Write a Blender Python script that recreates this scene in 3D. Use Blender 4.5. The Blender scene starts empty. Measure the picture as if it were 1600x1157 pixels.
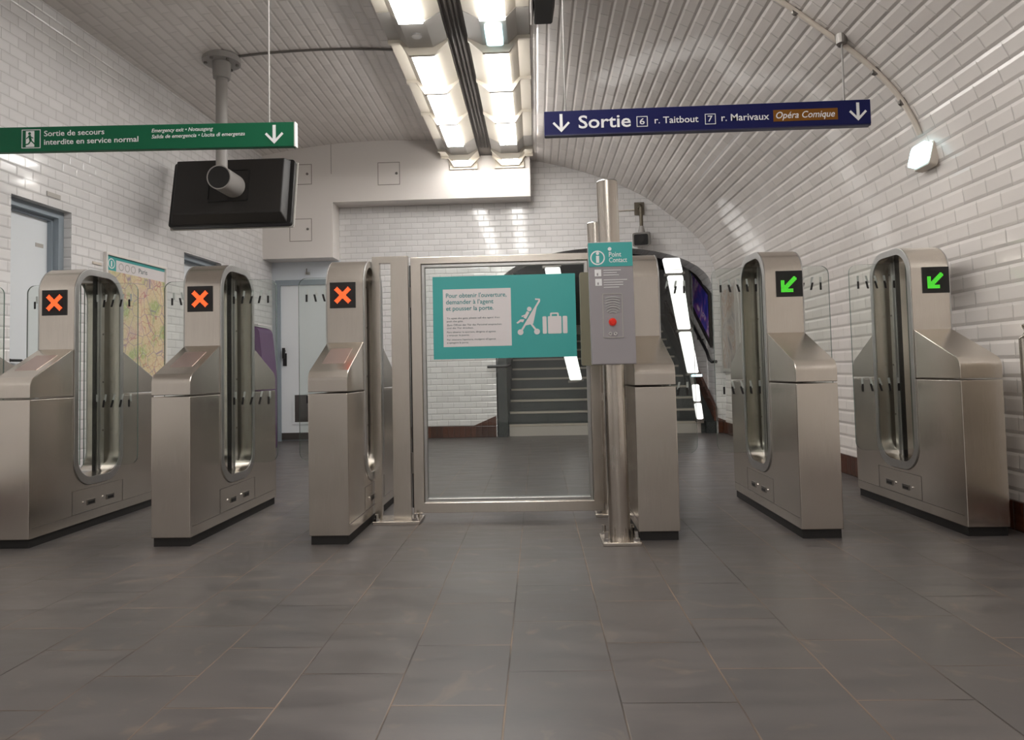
import bpy, bmesh, math, random
from mathutils import Vector, Matrix
from mathutils.geometry import tessellate_polygon
random.seed(7)
S = bpy.context.scene
C = S.collection
PI = math.pi

# ------------------------------------------------------------------ camera, world, exposure
cam_d = bpy.data.cameras.new('camera')
cam = bpy.data.objects.new('camera', cam_d); C.objects.link(cam); S.camera = cam
cam_d.sensor_width = 36.0; cam_d.lens = 24.0
cam_d.shift_y = -45.5/1600.0
cam_d.clip_start = 0.05
yaw, pitch, roll = math.radians(2.089), math.radians(2.569), 0.022
Fw = Vector((-math.sin(yaw)*math.cos(pitch), math.cos(yaw)*math.cos(pitch), math.sin(pitch)))
Rt = Vector((math.cos(yaw), math.sin(yaw), 0)); Up = Rt.cross(Fw)
R2 = Rt*math.cos(roll) - Up*math.sin(roll); U2 = Up*math.cos(roll) + Rt*math.sin(roll)
M = Matrix((R2, U2, -Fw)).transposed().to_4x4(); M.translation = Vector((0, 0, .86))
cam.matrix_world = M

w = bpy.data.worlds.new('world'); S.world = w; w.use_nodes = True
w.node_tree.nodes['Background'].inputs[0].default_value = (.9, .95, 1, 1)
w.node_tree.nodes['Background'].inputs[1].default_value = 0.02
S.view_settings.view_transform = 'Standard'
S.view_settings.look = 'None'
S.view_settings.gamma = 1.0
S.view_settings.exposure = 0.14
S.view_settings.use_curve_mapping = False
LAMP = 20.0          # radiance of the ceiling diffusers

# ------------------------------------------------------------------ material helpers
MATS = {}
def srgb(r, g, b):
    f = lambda c: (c/255/12.92) if c/255 <= .04045 else ((c/255+.055)/1.055)**2.4
    return (f(r), f(g), f(b), 1)
def mat(name, col, rough=.5, metal=0, emit=None, es=0, coat=0, spec=.5):
    if name in MATS: return MATS[name]
    m = bpy.data.materials.new(name); m.use_nodes = True; MATS[name] = m
    p = m.node_tree.nodes['Principled BSDF']
    p.inputs['Base Color'].default_value = col
    p.inputs['Roughness'].default_value = rough
    p.inputs['Metallic'].default_value = metal
    p.inputs['Coat Weight'].default_value = coat
    p.inputs['Specular IOR Level'].default_value = spec
    if emit:
        p.inputs['Emission Color'].default_value = emit
        p.inputs['Emission Strength'].default_value = es
    return m
class NT:
    def __init__(s, m): s.t = m.node_tree; s.n = s.t.nodes; s.p = s.n['Principled BSDF']
    def new(s, k, **kw):
        x = s.n.new(k)
        for a, v in kw.items(): setattr(x, a, v)
        return x
    def link(s, a, b): s.t.links.new(a, b)
    def math(s, op, a, b=None, c=None):
        x = s.n.new('ShaderNodeMath'); x.operation = op
        for i, v in enumerate((a, b, c)):
            if v is None: continue
            if isinstance(v, (int, float)): x.inputs[i].default_value = v
            else: s.link(v, x.inputs[i])
        return x.outputs[0]
    def mix(s, fac, a, b):
        x = s.n.new('ShaderNodeMix'); x.data_type = 'RGBA'
        for i, v in ((0, fac), (6, a), (7, b)):
            if isinstance(v, (int, float, tuple)): x.inputs[i].default_value = v
            else: s.link(v, x.inputs[i])
        return x.outputs[2]
    def ramp(s, fac, stops):
        x = s.n.new('ShaderNodeValToRGB'); s.link(fac, x.inputs[0])
        e = x.color_ramp.elements
        while len(e) < len(stops): e.new(.5)
        for k, (pos, col) in enumerate(stops): e[k].position = pos; e[k].color = col
        return x.outputs[0]
    def maprange(s, v, a, b, c, d):
        x = s.n.new('ShaderNodeMapRange'); s.link(v, x.inputs[0])
        for i, q in enumerate((a, b, c, d)): x.inputs[i+1].default_value = q
        return x.outputs[0]

def tile_mat(name, c1, c2, grout, tw=.15, th=.078, bevel=.012, groutw=.0022, rough=.12, tilt=.35, bump=.9, half=.5, ubevel=None, dist=.004):
    """bevelled glazed tiles in running bond, laid out in the surface's own metre UVs"""
    m = mat(name, c1, rough, coat=.3); t = NT(m)
    uv = t.new('ShaderNodeUVMap'); sp = t.new('ShaderNodeSeparateXYZ'); t.link(uv.outputs[0], sp.inputs[0])
    v = t.math('DIVIDE', sp.outputs[1], th); row = t.math('FLOOR', v)
    u = t.math('ADD', t.math('DIVIDE', sp.outputs[0], tw), t.math('MULTIPLY', t.math('MODULO', t.math('ABSOLUTE', row), 2), half))
    colm = t.math('FLOOR', u)
    fu, fv = t.math('FRACT', u), t.math('FRACT', v)
    du = t.math('MULTIPLY', t.math('MINIMUM', fu, t.math('SUBTRACT', 1, fu)), tw)
    dv = t.math('MULTIPLY', t.math('MINIMUM', fv, t.math('SUBTRACT', 1, fv)), th)
    d = t.math('MINIMUM', du, dv)
    cb = t.new('ShaderNodeCombineXYZ'); t.link(colm, cb.inputs[0]); t.link(row, cb.inputs[1])
    wn = t.new('ShaderNodeTexWhiteNoise', noise_dimensions='2D'); t.link(cb.outputs[0], wn.inputs[0])
    sw = t.new('ShaderNodeSeparateColor'); t.link(wn.outputs['Color'], sw.inputs[0])
    h = t.maprange(d, groutw*.5, bevel, 0, 1) if ubevel is None else t.math('MINIMUM', t.maprange(dv, groutw*.5, bevel, 0, 1), t.maprange(du, groutw*.3, ubevel, .55, 1))
    tl = t.math('ADD', t.math('MULTIPLY', t.math('SUBTRACT', sw.outputs[0], .5), t.math('SUBTRACT', fu, .5)),
                t.math('MULTIPLY', t.math('SUBTRACT', sw.outputs[1], .5), t.math('SUBTRACT', fv, .5)))
    hh = t.math('ADD', h, t.math('MULTIPLY', tl, tilt))
    b = t.new('ShaderNodeBump'); b.inputs['Distance'].default_value = dist; b.inputs['Strength'].default_value = bump
    t.link(hh, b.inputs['Height']); t.link(b.outputs[0], t.p.inputs['Normal'])
    g = t.maprange(d, groutw*.4, groutw, 0, 1)
    ct = t.mix(sw.outputs[2], c1, c2)
    t.link(t.mix(g, grout, ct), t.p.inputs['Base Color'])
    t.link(t.maprange(g, 0, 1, .8, rough), t.p.inputs['Roughness'])
    return m

TILE_WALL = tile_mat('white_glazed_tile', srgb(228, 226, 225), srgb(218, 216, 215), srgb(172, 169, 167), tilt=.25, ubevel=.008)
TILE_VAULT = tile_mat('vault_glazed_tile', srgb(222, 216, 211), srgb(213, 207, 202), srgb(184, 178, 173), tw=.195, th=.097, bevel=.018, groutw=.0028, rough=.17, bump=1, tilt=.10, ubevel=.006, dist=.006)
TILE_BROWN = tile_mat('brown_glazed_tile', srgb(86, 48, 32), srgb(64, 37, 27), srgb(48, 34, 28), tw=.075, th=.15, bevel=.006, rough=.2, half=0)

def steel_mat(name, col, r0, r1, stretch=(60, 60, 2.0)):
    m = mat(name, col, .35, 1.0); t = NT(m)
    tc = t.new('ShaderNodeTexCoord'); mp = t.new('ShaderNodeMapping'); mp.inputs['Scale'].default_value = stretch
    t.link(tc.outputs['Object'], mp.inputs[0])
    n = t.new('ShaderNodeTexNoise'); n.inputs['Scale'].default_value = 4; n.inputs['Detail'].default_value = 4
    t.link(mp.outputs[0], n.inputs['Vector'])
    n2 = t.new('ShaderNodeTexNoise'); n2.inputs['Scale'].default_value = 5; n2.inputs['Detail'].default_value = 5
    t.link(tc.outputs['Object'], n2.inputs['Vector'])
    mixed = t.math('ADD', t.math('MULTIPLY', n.outputs[0], .55), t.math('MULTIPLY', n2.outputs[0], .45))
    t.link(t.maprange(mixed, .3, .7, r0, r1), t.p.inputs['Roughness'])
    dark = (col[0]*.90, col[1]*.89, col[2]*.88, 1)
    t.link(t.mix(t.maprange(mixed, .35, .65, 0, 1), dark, col), t.p.inputs['Base Color'])
    return m
STEEL = steel_mat('brushed_steel', (.74, .69, .625, 1), .23, .27)
STEEL_RIM = steel_mat('satin_steel_rim', (.58, .58, .57, 1), .28, .4, (8, 8, 8))
STEEL_TUBE = steel_mat('polished_steel_tube', (.66, .61, .55, 1), .2, .3, (60, 60, 1))
STEEL_DARK = steel_mat('dark_steel', (.25, .235, .22, 1), .35, .5)
CHROME = mat('chrome', (.75, .73, .7, 1), .15, 1)
BLACK = mat('black_plastic', srgb(24, 23, 23), .4)
BLACK_SOFT = mat('black_casing', srgb(32, 29, 27), .5)
PLINTH = mat('black_rubber_plinth', srgb(30, 28, 27), .6)
PAINT_WHITE = mat('white_paint', srgb(224, 218, 213), .35)
PAINT_LINE = mat('paint_joint_line', srgb(140, 132, 126), .7)
PAINT_BLUEWHITE = mat('pale_blue_white_paint', srgb(212, 218, 224), .5)
DOOR_WHITE = mat('pale_grey_door_paint', srgb(226, 230, 233), .42)
FRAME_BLUE = mat('blue_grey_frame_paint', srgb(142, 152, 160), .45)
LAMP_BODY = mat('lamp_cream_enamel', srgb(196, 188, 174), .4)
LAMP_GREY = mat('lamp_grey_cover', srgb(176, 172, 166), .45)
DIFF = mat('lit_diffuser', (1, 1, 1, 1), .4, emit=(1, .975, .945, 1), es=LAMP)
EMERG = mat('lit_emergency_lens', (.8, 1, 1, 1), .3, emit=(.66, .93, 1, 1), es=1.25)
TRAY = mat('dark_cable_tray_metal', srgb(72, 66, 62), .6, .3)
GREY_PAINT = mat('grey_pipe_paint', srgb(150, 146, 142), .45)
CONDUIT = mat('cream_conduit', srgb(206, 196, 184), .4)
GREEN_SIGN = mat('green_sign_enamel', srgb(16, 92, 62), .5, spec=.25)
BLUE_SIGN = mat('navy_sign_enamel', srgb(22, 25, 78), .5, spec=.2)
BROWN_SIGN = mat('brown_sign_field', srgb(124, 80, 24), .5, spec=.2)
WHITE_INK = mat('white_sign_ink', srgb(232, 232, 232), .45)
GREY_INK = mat('dark_grey_ink', srgb(96, 110, 112), .6)
TEAL = mat('teal_vinyl', srgb(64, 164, 160), .4)
TEAL_INK = mat('teal_ink', srgb(50, 138, 140), .5)
STICK_WHITE = mat('white_vinyl', srgb(222, 216, 216), .45)
PANEL_GREY = mat('grey_panel_enamel', srgb(150, 145, 148), .42)
PANEL_OLIVE = mat('olive_grey_panel_back', srgb(122, 118, 98), .5)
PAD = mat('dull_red_reader_pad', (.56, .44, .40, 1), .3, .9)
RED = mat('red_button_plastic', srgb(200, 40, 24), .25, emit=srgb(220, 40, 20), es=.15)
PURPLE = mat('purple_casing', srgb(82, 36, 92), .35)
PURPLE_DK = mat('deep_purple_casing', srgb(60, 26, 70), .4)
GRANITE_L = mat('pale_step_stone', srgb(172, 166, 158), .6)
NOSING = mat('worn_step_nosing', srgb(168, 160, 148), .55)
LED_RED = mat('lit_red_led', (.8, .1, .02, 1), .5, emit=(1, .105, .022, 1), es=2.0)
LED_GREEN = mat('lit_green_led', (.1, .8, .05, 1), .5, emit=(.09, .85, .04, 1), es=.75)
LED_RED_OFF = mat('unlit_red_led', srgb(62, 16, 12), .5)
LED_GREEN_OFF = mat('unlit_green_led', srgb(26, 34, 20), .5)
REFLECTION = mat('glowing_light_reflection', (1, 1, 1, 1), .4, emit=(1, .99, .97, 1), es=.97)  # emission stands in for the reflection of the ceiling lights
SIGN_SIDE = mat('sign_pale_edge', srgb(210, 210, 206), .4)

def noise_mat(name, c1, c2, scale, rough=.4, r2=None, detail=6, bump=0, coat=0):
    m = mat(name, c1, rough, coat=coat); t = NT(m)
    tc = t.new('ShaderNodeTexCoord'); n = t.new('ShaderNodeTexNoise')
    n.inputs['Scale'].default_value = scale; n.inputs['Detail'].default_value = detail
    t.link(tc.outputs['Object'], n.inputs['Vector'])
    t.link(t.mix(t.maprange(n.outputs[0], .35, .65, 0, 1), c1, c2), t.p.inputs['Base Color'])
    if bump:
        b = t.new('ShaderNodeBump'); b.inputs['Strength'].default_value = bump; b.inputs['Distance'].default_value = .003
        t.link(n.outputs[0], b.inputs['Height']); t.link(b.outputs[0], t.p.inputs['Normal'])
    return m
GRANITE = noise_mat('dark_step_granite', srgb(46, 50, 50), srgb(66, 70, 68), 60, .45)
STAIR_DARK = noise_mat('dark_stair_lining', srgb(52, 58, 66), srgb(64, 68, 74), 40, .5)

def floor_mat():
    m = mat('grey_slate_floor_tile', srgb(98, 92, 88), .35, spec=.5); t = NT(m)
    uv = t.new('ShaderNodeTexCoord'); sp = t.new('ShaderNodeSeparateXYZ'); t.link(uv.outputs['Object'], sp.inputs[0])
    TW, TL = .299, .389
    u = t.math('DIVIDE', t.math('ADD', sp.outputs[0], 10*TW + .103), TW); ci = t.math('FLOOR', u); fu = t.math('FRACT', u)
    sh = t.math('FRACT', t.math('MULTIPLY', t.math('SUBTRACT', ci, 9), .4884))
    v = t.math('ADD', t.math('DIVIDE', t.math('ADD', sp.outputs[1], 20*TL - .243), TL), sh)
    ri = t.math('FLOOR', v); fv = t.math('FRACT', v)
    du = t.math('MULTIPLY', t.math('MINIMUM', fu, t.math('SUBTRACT', 1, fu)), TW)
    dv = t.math('MULTIPLY', t.math('MINIMUM', fv, t.math('SUBTRACT', 1, fv)), TL)
    d = t.math('MINIMUM', du, dv)
    g = t.maprange(d, .0012, .0032, 0, 1)
    cb = t.new('ShaderNodeCombineXYZ'); t.link(ci, cb.inputs[0]); t.link(ri, cb.inputs[1])
    wn = t.new('ShaderNodeTexWhiteNoise', noise_dimensions='2D'); t.link(cb.outputs[0], wn.inputs[0])
    n1 = t.new('ShaderNodeTexNoise'); n1.inputs['Scale'].default_value = 3.2; n1.inputs['Detail'].default_value = 8
    n1.inputs['Roughness'].default_value = .65
    mp = t.new('ShaderNodeMapping'); mp.inputs['Scale'].default_value = (1, 3.5, 1)
    t.link(uv.outputs['Object'], mp.inputs[0]); t.link(mp.outputs[0], n1.inputs['Vector'])
    base = t.mix(t.maprange(n1.outputs[0], .3, .72, 0, 1), srgb(73, 69, 68), srgb(96, 90, 87))
    base = t.mix(t.math('MULTIPLY', wn.outputs[0], .35), base, srgb(72, 71, 71))
    n3 = t.new('ShaderNodeTexNoise'); n3.inputs['Scale'].default_value = 5; n3.inputs['Detail'].default_value = 10
    n3.inputs['Distortion'].default_value = 1.5
    t.link(uv.outputs['Object'], n3.inputs['Vector'])
    base = t.mix(t.maprange(n3.outputs[0], .60, .74, 0, .45), base, srgb(122, 108, 94))   # scuffs
    n2 = t.new('ShaderNodeTexNoise'); n2.inputs['Scale'].default_value = 2.1; t.link(uv.outputs['Object'], n2.inputs['Vector'])
    gr = t.mix(t.maprange(n2.outputs[0], .4, .6, 0, 1), srgb(46, 39, 34), srgb(122, 102, 84))
    t.link(t.mix(g, gr, base), t.p.inputs['Base Color'])
    t.link(t.maprange(n1.outputs[0], .3, .7, .30, .46), t.p.inputs['Roughness'])
    b = t.new('ShaderNodeBump'); b.inputs['Strength'].default_value = .35; b.inputs['Distance'].default_value = .002
    t.link(t.math('ADD', t.math('MULTIPLY', g, .8), t.math('MULTIPLY', n1.outputs[0], .5)), b.inputs['Height'])
    t.link(b.outputs[0], t.p.inputs['Normal'])
    return m
FLOOR = floor_mat()

def glass_mat(name, tint, refl=1.0):
    m = bpy.data.materials.new(name); m.use_nodes = True; MATS[name] = m
    n, l = m.node_tree.nodes, m.node_tree.links
    n.remove(n['Principled BSDF']); out = n['Material Output']
    tr = n.new('ShaderNodeBsdfTransparent'); tr.inputs[0].default_value = tint
    gl = n.new('ShaderNodeBsdfGlossy'); gl.inputs['Roughness'].default_value = .02; gl.inputs[0].default_value = (refl, refl, refl, 1)
    fr = n.new('ShaderNodeFresnel'); fr.inputs[0].default_value = 1.45
    mx = n.new('ShaderNodeMixShader')
    l.new(fr.outputs[0], mx.inputs[0]); l.new(tr.outputs[0], mx.inputs[1]); l.new(gl.outputs[0], mx.inputs[2]); l.new(mx.outputs[0], out.inputs[0])
    return m
GLASS = glass_mat('clear_glass', (.955, .975, .965, 1))
GLASS_LEAF = glass_mat('leaf_glass', (.935, .955, .94, 1))
GLASS_EDGE = mat('green_glass_edge', srgb(96, 112, 104), .2)

def map_mat():
    m = mat('printed_city_map', srgb(214, 200, 160), .35, coat=.3); t = NT(m)
    tc = t.new('ShaderNodeTexCoord')
    v = t.new('ShaderNodeTexVoronoi', feature='DISTANCE_TO_EDGE'); v.inputs['Scale'].default_value = 26; t.link(tc.outputs['Object'], v.inputs['Vector'])
    v2 = t.new('ShaderNodeTexVoronoi', feature='DISTANCE_TO_EDGE'); v2.inputs['Scale'].default_value = 7; t.link(tc.outputs['Object'], v2.inputs['Vector'])
    v3 = t.new('ShaderNodeTexVoronoi', feature='DISTANCE_TO_EDGE'); v3.inputs['Scale'].default_value = 4.3
    n0 = t.new('ShaderNodeTexNoise'); n0.inputs['Scale'].default_value = 3; t.link(tc.outputs['Object'], n0.inputs['Vector'])
    t.link(n0.outputs['Color'], v3.inputs['Vector'])
    n = t.new('ShaderNodeTexNoise'); n.inputs['Scale'].default_value = 5; n.inputs['Detail'].default_value = 3; t.link(tc.outputs['Object'], n.inputs['Vector'])
    c = t.ramp(n.outputs[0], [(.36, srgb(168, 180, 118)), (.44, srgb(208, 192, 150)), (.56, srgb(216, 196, 158)), (.66, srgb(206, 176, 160))])
    c = t.mix(t.maprange(v.outputs['Distance'], .0, .06, .55, 0), c, srgb(236, 226, 200))
    c = t.mix(t.maprange(v2.outputs['Distance'], .0, .03, .75, 0), c, srgb(120, 96, 150))
    c = t.mix(t.maprange(v3.outputs['Distance'], .0, .03, .7, 0), c, srgb(178, 86, 100))
    t.link(c, t.p.inputs['Base Color'])
    return m
MAP = map_mat()
def poster_mat(name, stops, scale):
    m = mat(name, stops[0][1], .3, coat=.4); t = NT(m)
    tc = t.new('ShaderNodeTexCoord'); n = t.new('ShaderNodeTexNoise'); n.inputs['Scale'].default_value = scale
    n.inputs['Detail'].default_value = 3; n.inputs['Distortion'].default_value = 1.2
    t.link(tc.outputs['Object'], n.inputs['Vector'])
    t.link(t.ramp(n.outputs[0], stops), t.p.inputs['Base Color'])
    return m
POSTER_BLUE = poster_mat('blue_violet_print', [(.3, srgb(40, 46, 150)), (.44, srgb(76, 78, 190)), (.54, srgb(160, 90, 180)), (.60, srgb(232, 214, 232)), (.68, srgb(84, 76, 190))], 4)
POSTER_TAN = poster_mat('faded_tan_print', [(.3, srgb(120, 116, 118)), (.48, srgb(168, 160, 152)), (.58, srgb(150, 126, 110)), (.7, srgb(196, 190, 182))], 4)

# ------------------------------------------------------------------ mesh helpers
INV = {}
def root_of(o):
    while o.parent: o = o.parent
    return o
def obj(name, bm, mats, parent=None, kind=None, bevel=0, smooth=None, label=None):
    """link bm as ONE mesh object; geometry is given in the frame of the root (or the world if that root says so)"""
    me = bpy.data.meshes.new(name)
    if parent is not None and root_of(parent).name in INV:
        bm.transform(INV[root_of(parent).name])
    bmesh.ops.recalc_face_normals(bm, faces=bm.faces)
    bm.to_mesh(me); bm.free()
    for m in (mats if isinstance(mats, (list, tuple)) else [mats]): me.materials.append(m)
    if smooth is not None:
        for p in me.polygons: p.use_smooth = True
        me.set_sharp_from_angle(angle=math.radians(smooth))
    o = bpy.data.objects.new(name, me); C.objects.link(o)
    if parent is not None: o.parent = parent
    if kind: o['kind'] = kind
    if label: o['label'] = label
    if bevel:
        b = o.modifiers.new('bevel', 'BEVEL'); b.width = bevel; b.segments = 2; b.limit_method = 'ANGLE'; b.angle_limit = math.radians(40)
    if smooth is not None:
        wnm = o.modifiers.new('normals', 'WEIGHTED_NORMAL'); wnm.keep_sharp = True
    return o
def thing(name, label, cat, loc=(0, 0, 0), rz=0, group=None, world=False):
    o = bpy.data.objects.new(name, None); C.objects.link(o); o.empty_display_size = .1
    o.location = loc; o.rotation_euler = (0, 0, rz)
    o['label'] = label; o['category'] = cat
    if group: o['group'] = group
    if world: INV[o.name] = (Matrix.Translation(Vector(loc)) @ Matrix.Rotation(rz, 4, 'Z')).inverted()
    return o
def tag(o, label, cat, group=None):
    o['label'] = label; o['category'] = cat
    if group: o['group'] = group
    return o
def B(): 
    bm = bmesh.new(); bm.loops.layers.uv.new('UVMap'); return bm
def box(bm, x0, x1, y0, y1, z0, z1, mi=0):
    vs = [bm.verts.new((x, y, z)) for x in (x0, x1) for y in (y0, y1) for z in (z0, z1)]
    fs = []
    for q in ((0, 1, 3, 2), (4, 6, 7, 5), (0, 4, 5, 1), (2, 3, 7, 6), (0, 2, 6, 4), (1, 5, 7, 3)):
        f = bm.faces.new([vs[i] for i in q]); f.material_index = mi; fs.append(f)
    return fs
def mk(*a, **k): bm = B(); box(bm, *a, **k); return bm
def frame_of(d):
    d = d.normalized(); a = Vector((0, 0, 1)) if abs(d.z) < .9 else Vector((1, 0, 0))
    u = d.cross(a).normalized(); return u, d.cross(u).normalized()
def rod(bm, p0, p1, r0, r1=None, seg=20, mi=0, capped=True):
    p0, p1 = Vector(p0), Vector(p1); r1 = r0 if r1 is None else r1
    u, v = frame_of(p1-p0)
    ring = lambda p, r: [bm.verts.new(p + (u*math.cos(2*PI*i/seg) + v*math.sin(2*PI*i/seg))*r) for i in range(seg)]
    a, b = ring(p0, r0), ring(p1, r1)
    for i in range(seg):
        f = bm.faces.new((a[i], a[(i+1) % seg], b[(i+1) % seg], b[i])); f.material_index = mi
    if capped:
        bm.faces.new(a).material_index = mi; bm.faces.new(b).material_index = mi
def tube(bm, pts, r, seg=10, mi=0):
    pts = [Vector(p) for p in pts]; rings = []
    for i, p in enumerate(pts):
        d = (pts[min(i+1, len(pts)-1)] - pts[max(i-1, 0)]); u, v = frame_of(d)
        if rings and False: pass
        rings.append([bm.verts.new(p + (u*math.cos(2*PI*k/seg) + v*math.sin(2*PI*k/seg))*r) for k in range(seg)])
    for a, b in zip(rings, rings[1:]):
        for k in range(seg): bm.faces.new((a[k], a[(k+1) % seg], b[(k+1) % seg], b[k])).material_index = mi
    bm.faces.new(rings[0]); bm.faces.new(rings[-1])
XY = lambda a, b, d: (a, b, d)
XZ = lambda a, b, d: (a, d, b)      # outline in x,z, depth along y
YZ = lambda a, b, d: (d, a, b)      # outline in y,z, depth along x
def prism(bm, outer, holes, d0, d1, mp, mi=0, side_mi=None, uvsw=False):
    side_mi = mi if side_mi is None else side_mi
    uvl = bm.loops.layers.uv.verify()
    loops = [outer] + list(holes)
    flat = [p for l in loops for p in l]
    tris = tessellate_polygon([[Vector((a, b, 0)) for a, b in l] for l in loops])
    lo = [bm.verts.new(mp(a, b, d0)) for a, b in flat]; hi = [bm.verts.new(mp(a, b, d1)) for a, b in flat]
    for vs in (lo, hi):
        for t in tris:
            try: f = bm.faces.new([vs[i] for i in t])
            except ValueError: continue
            f.material_index = mi
            for l, i in zip(f.loops, t): l[uvl].uv = flat[i]
    k = 0
    for l in loops:
        n = len(l); per = 0
        for i in range(n):
            j = (i+1) % n
            try: f = bm.faces.new((lo[k+i], lo[k+j], hi[k+j], hi[k+i]))
            except ValueError: continue
            f.material_index = side_mi
            step = math.dist(l[i], l[j])
            uv = [(d0, per), (d0, per+step), (d1, per+step), (d1, per)]
            for lp, q in zip(f.loops, uv): lp[uvl].uv = q
            per += step
        k += n
def rounded(pts, n=6):
    """pts: (a, b, r): polygon with rounded corners"""
    out = []; m = len(pts)
    for i in range(m):
        a, b, r = pts[i]; p = Vector((a, b))
        if r <= 0: out.append((a, b)); continue
        p0 = Vector(pts[i-1][:2]); p1 = Vector(pts[(i+1) % m][:2])
        e0 = (p0-p).normalized(); e1 = (p1-p).normalized()
        ang = e0.angle(e1); t = r/math.tan(ang/2)
        c = p + (e0+e1).normalized()*(r/math.sin(ang/2))
        s, e = p+e0*t, p+e1*t
        a0 = math.atan2(s.y-c.y, s.x-c.x); a1 = math.atan2(e.y-c.y, e.x-c.x)
        da = (a1-a0+PI) % (2*PI) - PI
        for k in range(n+1):
            q = a0 + da*k/n; out.append((c.x+r*math.cos(q), c.y+r*math.sin(q)))
    return out
def rrect(a0, a1, b0, b1, r, n=6): return rounded([(a0, b0, r), (a1, b0, r), (a1, b1, r), (a0, b1, r)], n)
def circ(a, b, r, n=24): return [(a+r*math.cos(2*PI*i/n), b+r*math.sin(2*PI*i/n)) for i in range(n)]

# text: outlines of the built-in font turned into a thin mesh; x along the line, z up, front towards -y
def text_bm(lines):
    """lines: (string, x0, x1 or None, baseline z, cap height, y, shear, bold)"""
    bm = B()
    for (s, x0, x1, z, cap, y, shear, bold) in lines:
        cu = bpy.data.curves.new('lettering', 'FONT'); cu.body = s; cu.size = 1; cu.shear = shear
        cu.offset = bold*.6; cu.extrude = 0; cu.resolution_u = 3
        to = bpy.data.objects.new('lettering_source', cu)
        me = bpy.data.meshes.new_from_object(to)
        xs = [v.co.x for v in me.vertices]
        if xs:
            sc = cap/.70
            sx = sc if x1 is None else (x1-x0)/(max(xs)-min(xs))
            mx = min(xs)
            vs = [bm.verts.new((x0+(v.co.x-mx)*sx, y, z+v.co.y*sc)) for v in me.vertices]
            for p in me.polygons:
                try: bm.faces.new([vs[i] for i in p.vertices])
                except ValueError: pass
        bpy.data.meshes.remove(me); bpy.data.objects.remove(to); bpy.data.curves.remove(cu)
    r = bmesh.ops.extrude_face_region(bm, geom=bm.faces[:])
    bmesh.ops.translate(bm, vec=(0, .0008, 0), verts=[g for g in r['geom'] if isinstance(g, bmesh.types.BMVert)])
    return bm
def flat_poly(bm, pts, y, t=.0008): prism(bm, pts, [], y, y+t, XZ)
def down_arrow(bm, cx, zt, zb, y, wid):
    s = wid*.085; h = zt-zb
    flat_poly(bm, [(cx-s, zt), (cx+s, zt), (cx+s, zb+s), (cx-s, zb+s)], y)
    a = wid*.5
    for sg in (-1, 1):
        e = s*.72
        flat_poly(bm, [(cx, zb), (cx+sg*a, zb+a), (cx+sg*(a-2*e), zb+a+2*e), (cx, zb+4*e)] if False else [(cx, zb), (cx+sg*a, zb+a*1.05), (cx+sg*(a-1.5*e), zb+a*1.05+1.5*e), (cx, zb+3*e)], y-.0003)

# ------------------------------------------------------------------ the setting
BACK = 9.05
NEAR = -3.6
PROF = [(2.42, 0), (2.45, .35), (2.46, .9), (2.45, 1.4), (2.42, 1.8), (2.37, 2.12), (2.30, 2.34), (2.18, 2.54), (2.0, 2.73), (1.78, 2.91),
        (1.48, 3.14), (1.16, 3.31), (.83, 3.45), (.5, 3.56), (.13, 3.655), (-.3, 3.75), (-.8, 3.84), (-1.3, 3.895), (-1.8, 3.92), (-2.3, 3.915),
        (-2.72, 3.89), (-3.1, 3.845), (-3.5, 3.785), (-3.9, 3.71), (-4.3, 3.62)]
def catmull(P, k=4):
    out = []
    for i in range(len(P)-1):
        p0, p1, p2, p3 = P[max(i-1, 0)], P[i], P[i+1], P[min(i+2, len(P)-1)]
        for j in range(k):
            t = j/k
            out.append(tuple(.5*((2*p1[c]) + (p2[c]-p0[c])*t + (2*p0[c]-5*p1[c]+4*p2[c]-p3[c])*t*t + (3*p1[c]-p0[c]-3*p2[c]+p3[c])*t**3) for c in (0, 1)))
    return out + [P[-1]]
VP = catmull(PROF)
def zc(x):
    for (a, za), (b, zb) in zip(VP, VP[1:]):
        if b <= x <= a and za > 1.9: return za + (zb-za)*(x-a)/(b-a) if a != b else za
    return VP[-1][1]
def xr(z):
    for (a, za), (b, zb) in zip(VP, VP[1:]):
        if za <= z <= zb: return a + (b-a)*(z-za)/(zb-za)
WS = .0337                                     # the left wall splays slightly
def xl(y): return -3.55 - WS*(BACK-y)

bm = B(); box(bm, -4.25, 2.75, NEAR-.2, BACK+.45, -.2, 0); obj('floor', bm, FLOOR, kind='structure')
# vault: one curved shell from the right-hand floor line over to the left wall
bm = B(); uvl = bm.loops.layers.uv.verify()
out = []
for i, (x, z) in enumerate(VP):
    a = VP[max(i-1, 0)]; b = VP[min(i+1, len(VP)-1)]
    d = Vector((b[0]-a[0], b[1]-a[1])).normalized(); out.append((x+d.y*.2, z-d.x*.2))
band = [out[0]] + out[1:] 
rows = []; per = 0
for i, (x, z) in enumerate(VP):
    if i: per += math.dist(VP[i-1], VP[i])
    rows.append((bm.verts.new((x, NEAR, z)), bm.verts.new((x, BACK, z)), bm.verts.new((out[i][0], NEAR, out[i][1])), bm.verts.new((out[i][0], BACK, out[i][1])), per))
for a, b in zip(rows, rows[1:]):
    f = bm.faces.new((a[0], a[1], b[1], b[0]))
    for l, q in zip(f.loops, ((NEAR, a[4]), (BACK, a[4]), (BACK, b[4]), (NEAR, b[4]))): l[uvl].uv = q
    bm.faces.new((a[3], a[2], b[2], b[3])); bm.faces.new((a[2], a[0], b[0], b[2])); bm.faces.new((a[1], a[3], b[3], b[1]))
for e in (rows[0], rows[-1]): bm.faces.new((e[0], e[2], e[3], e[1]))
obj('ceiling', bm, TILE_VAULT, kind='structure', smooth=35)

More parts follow.
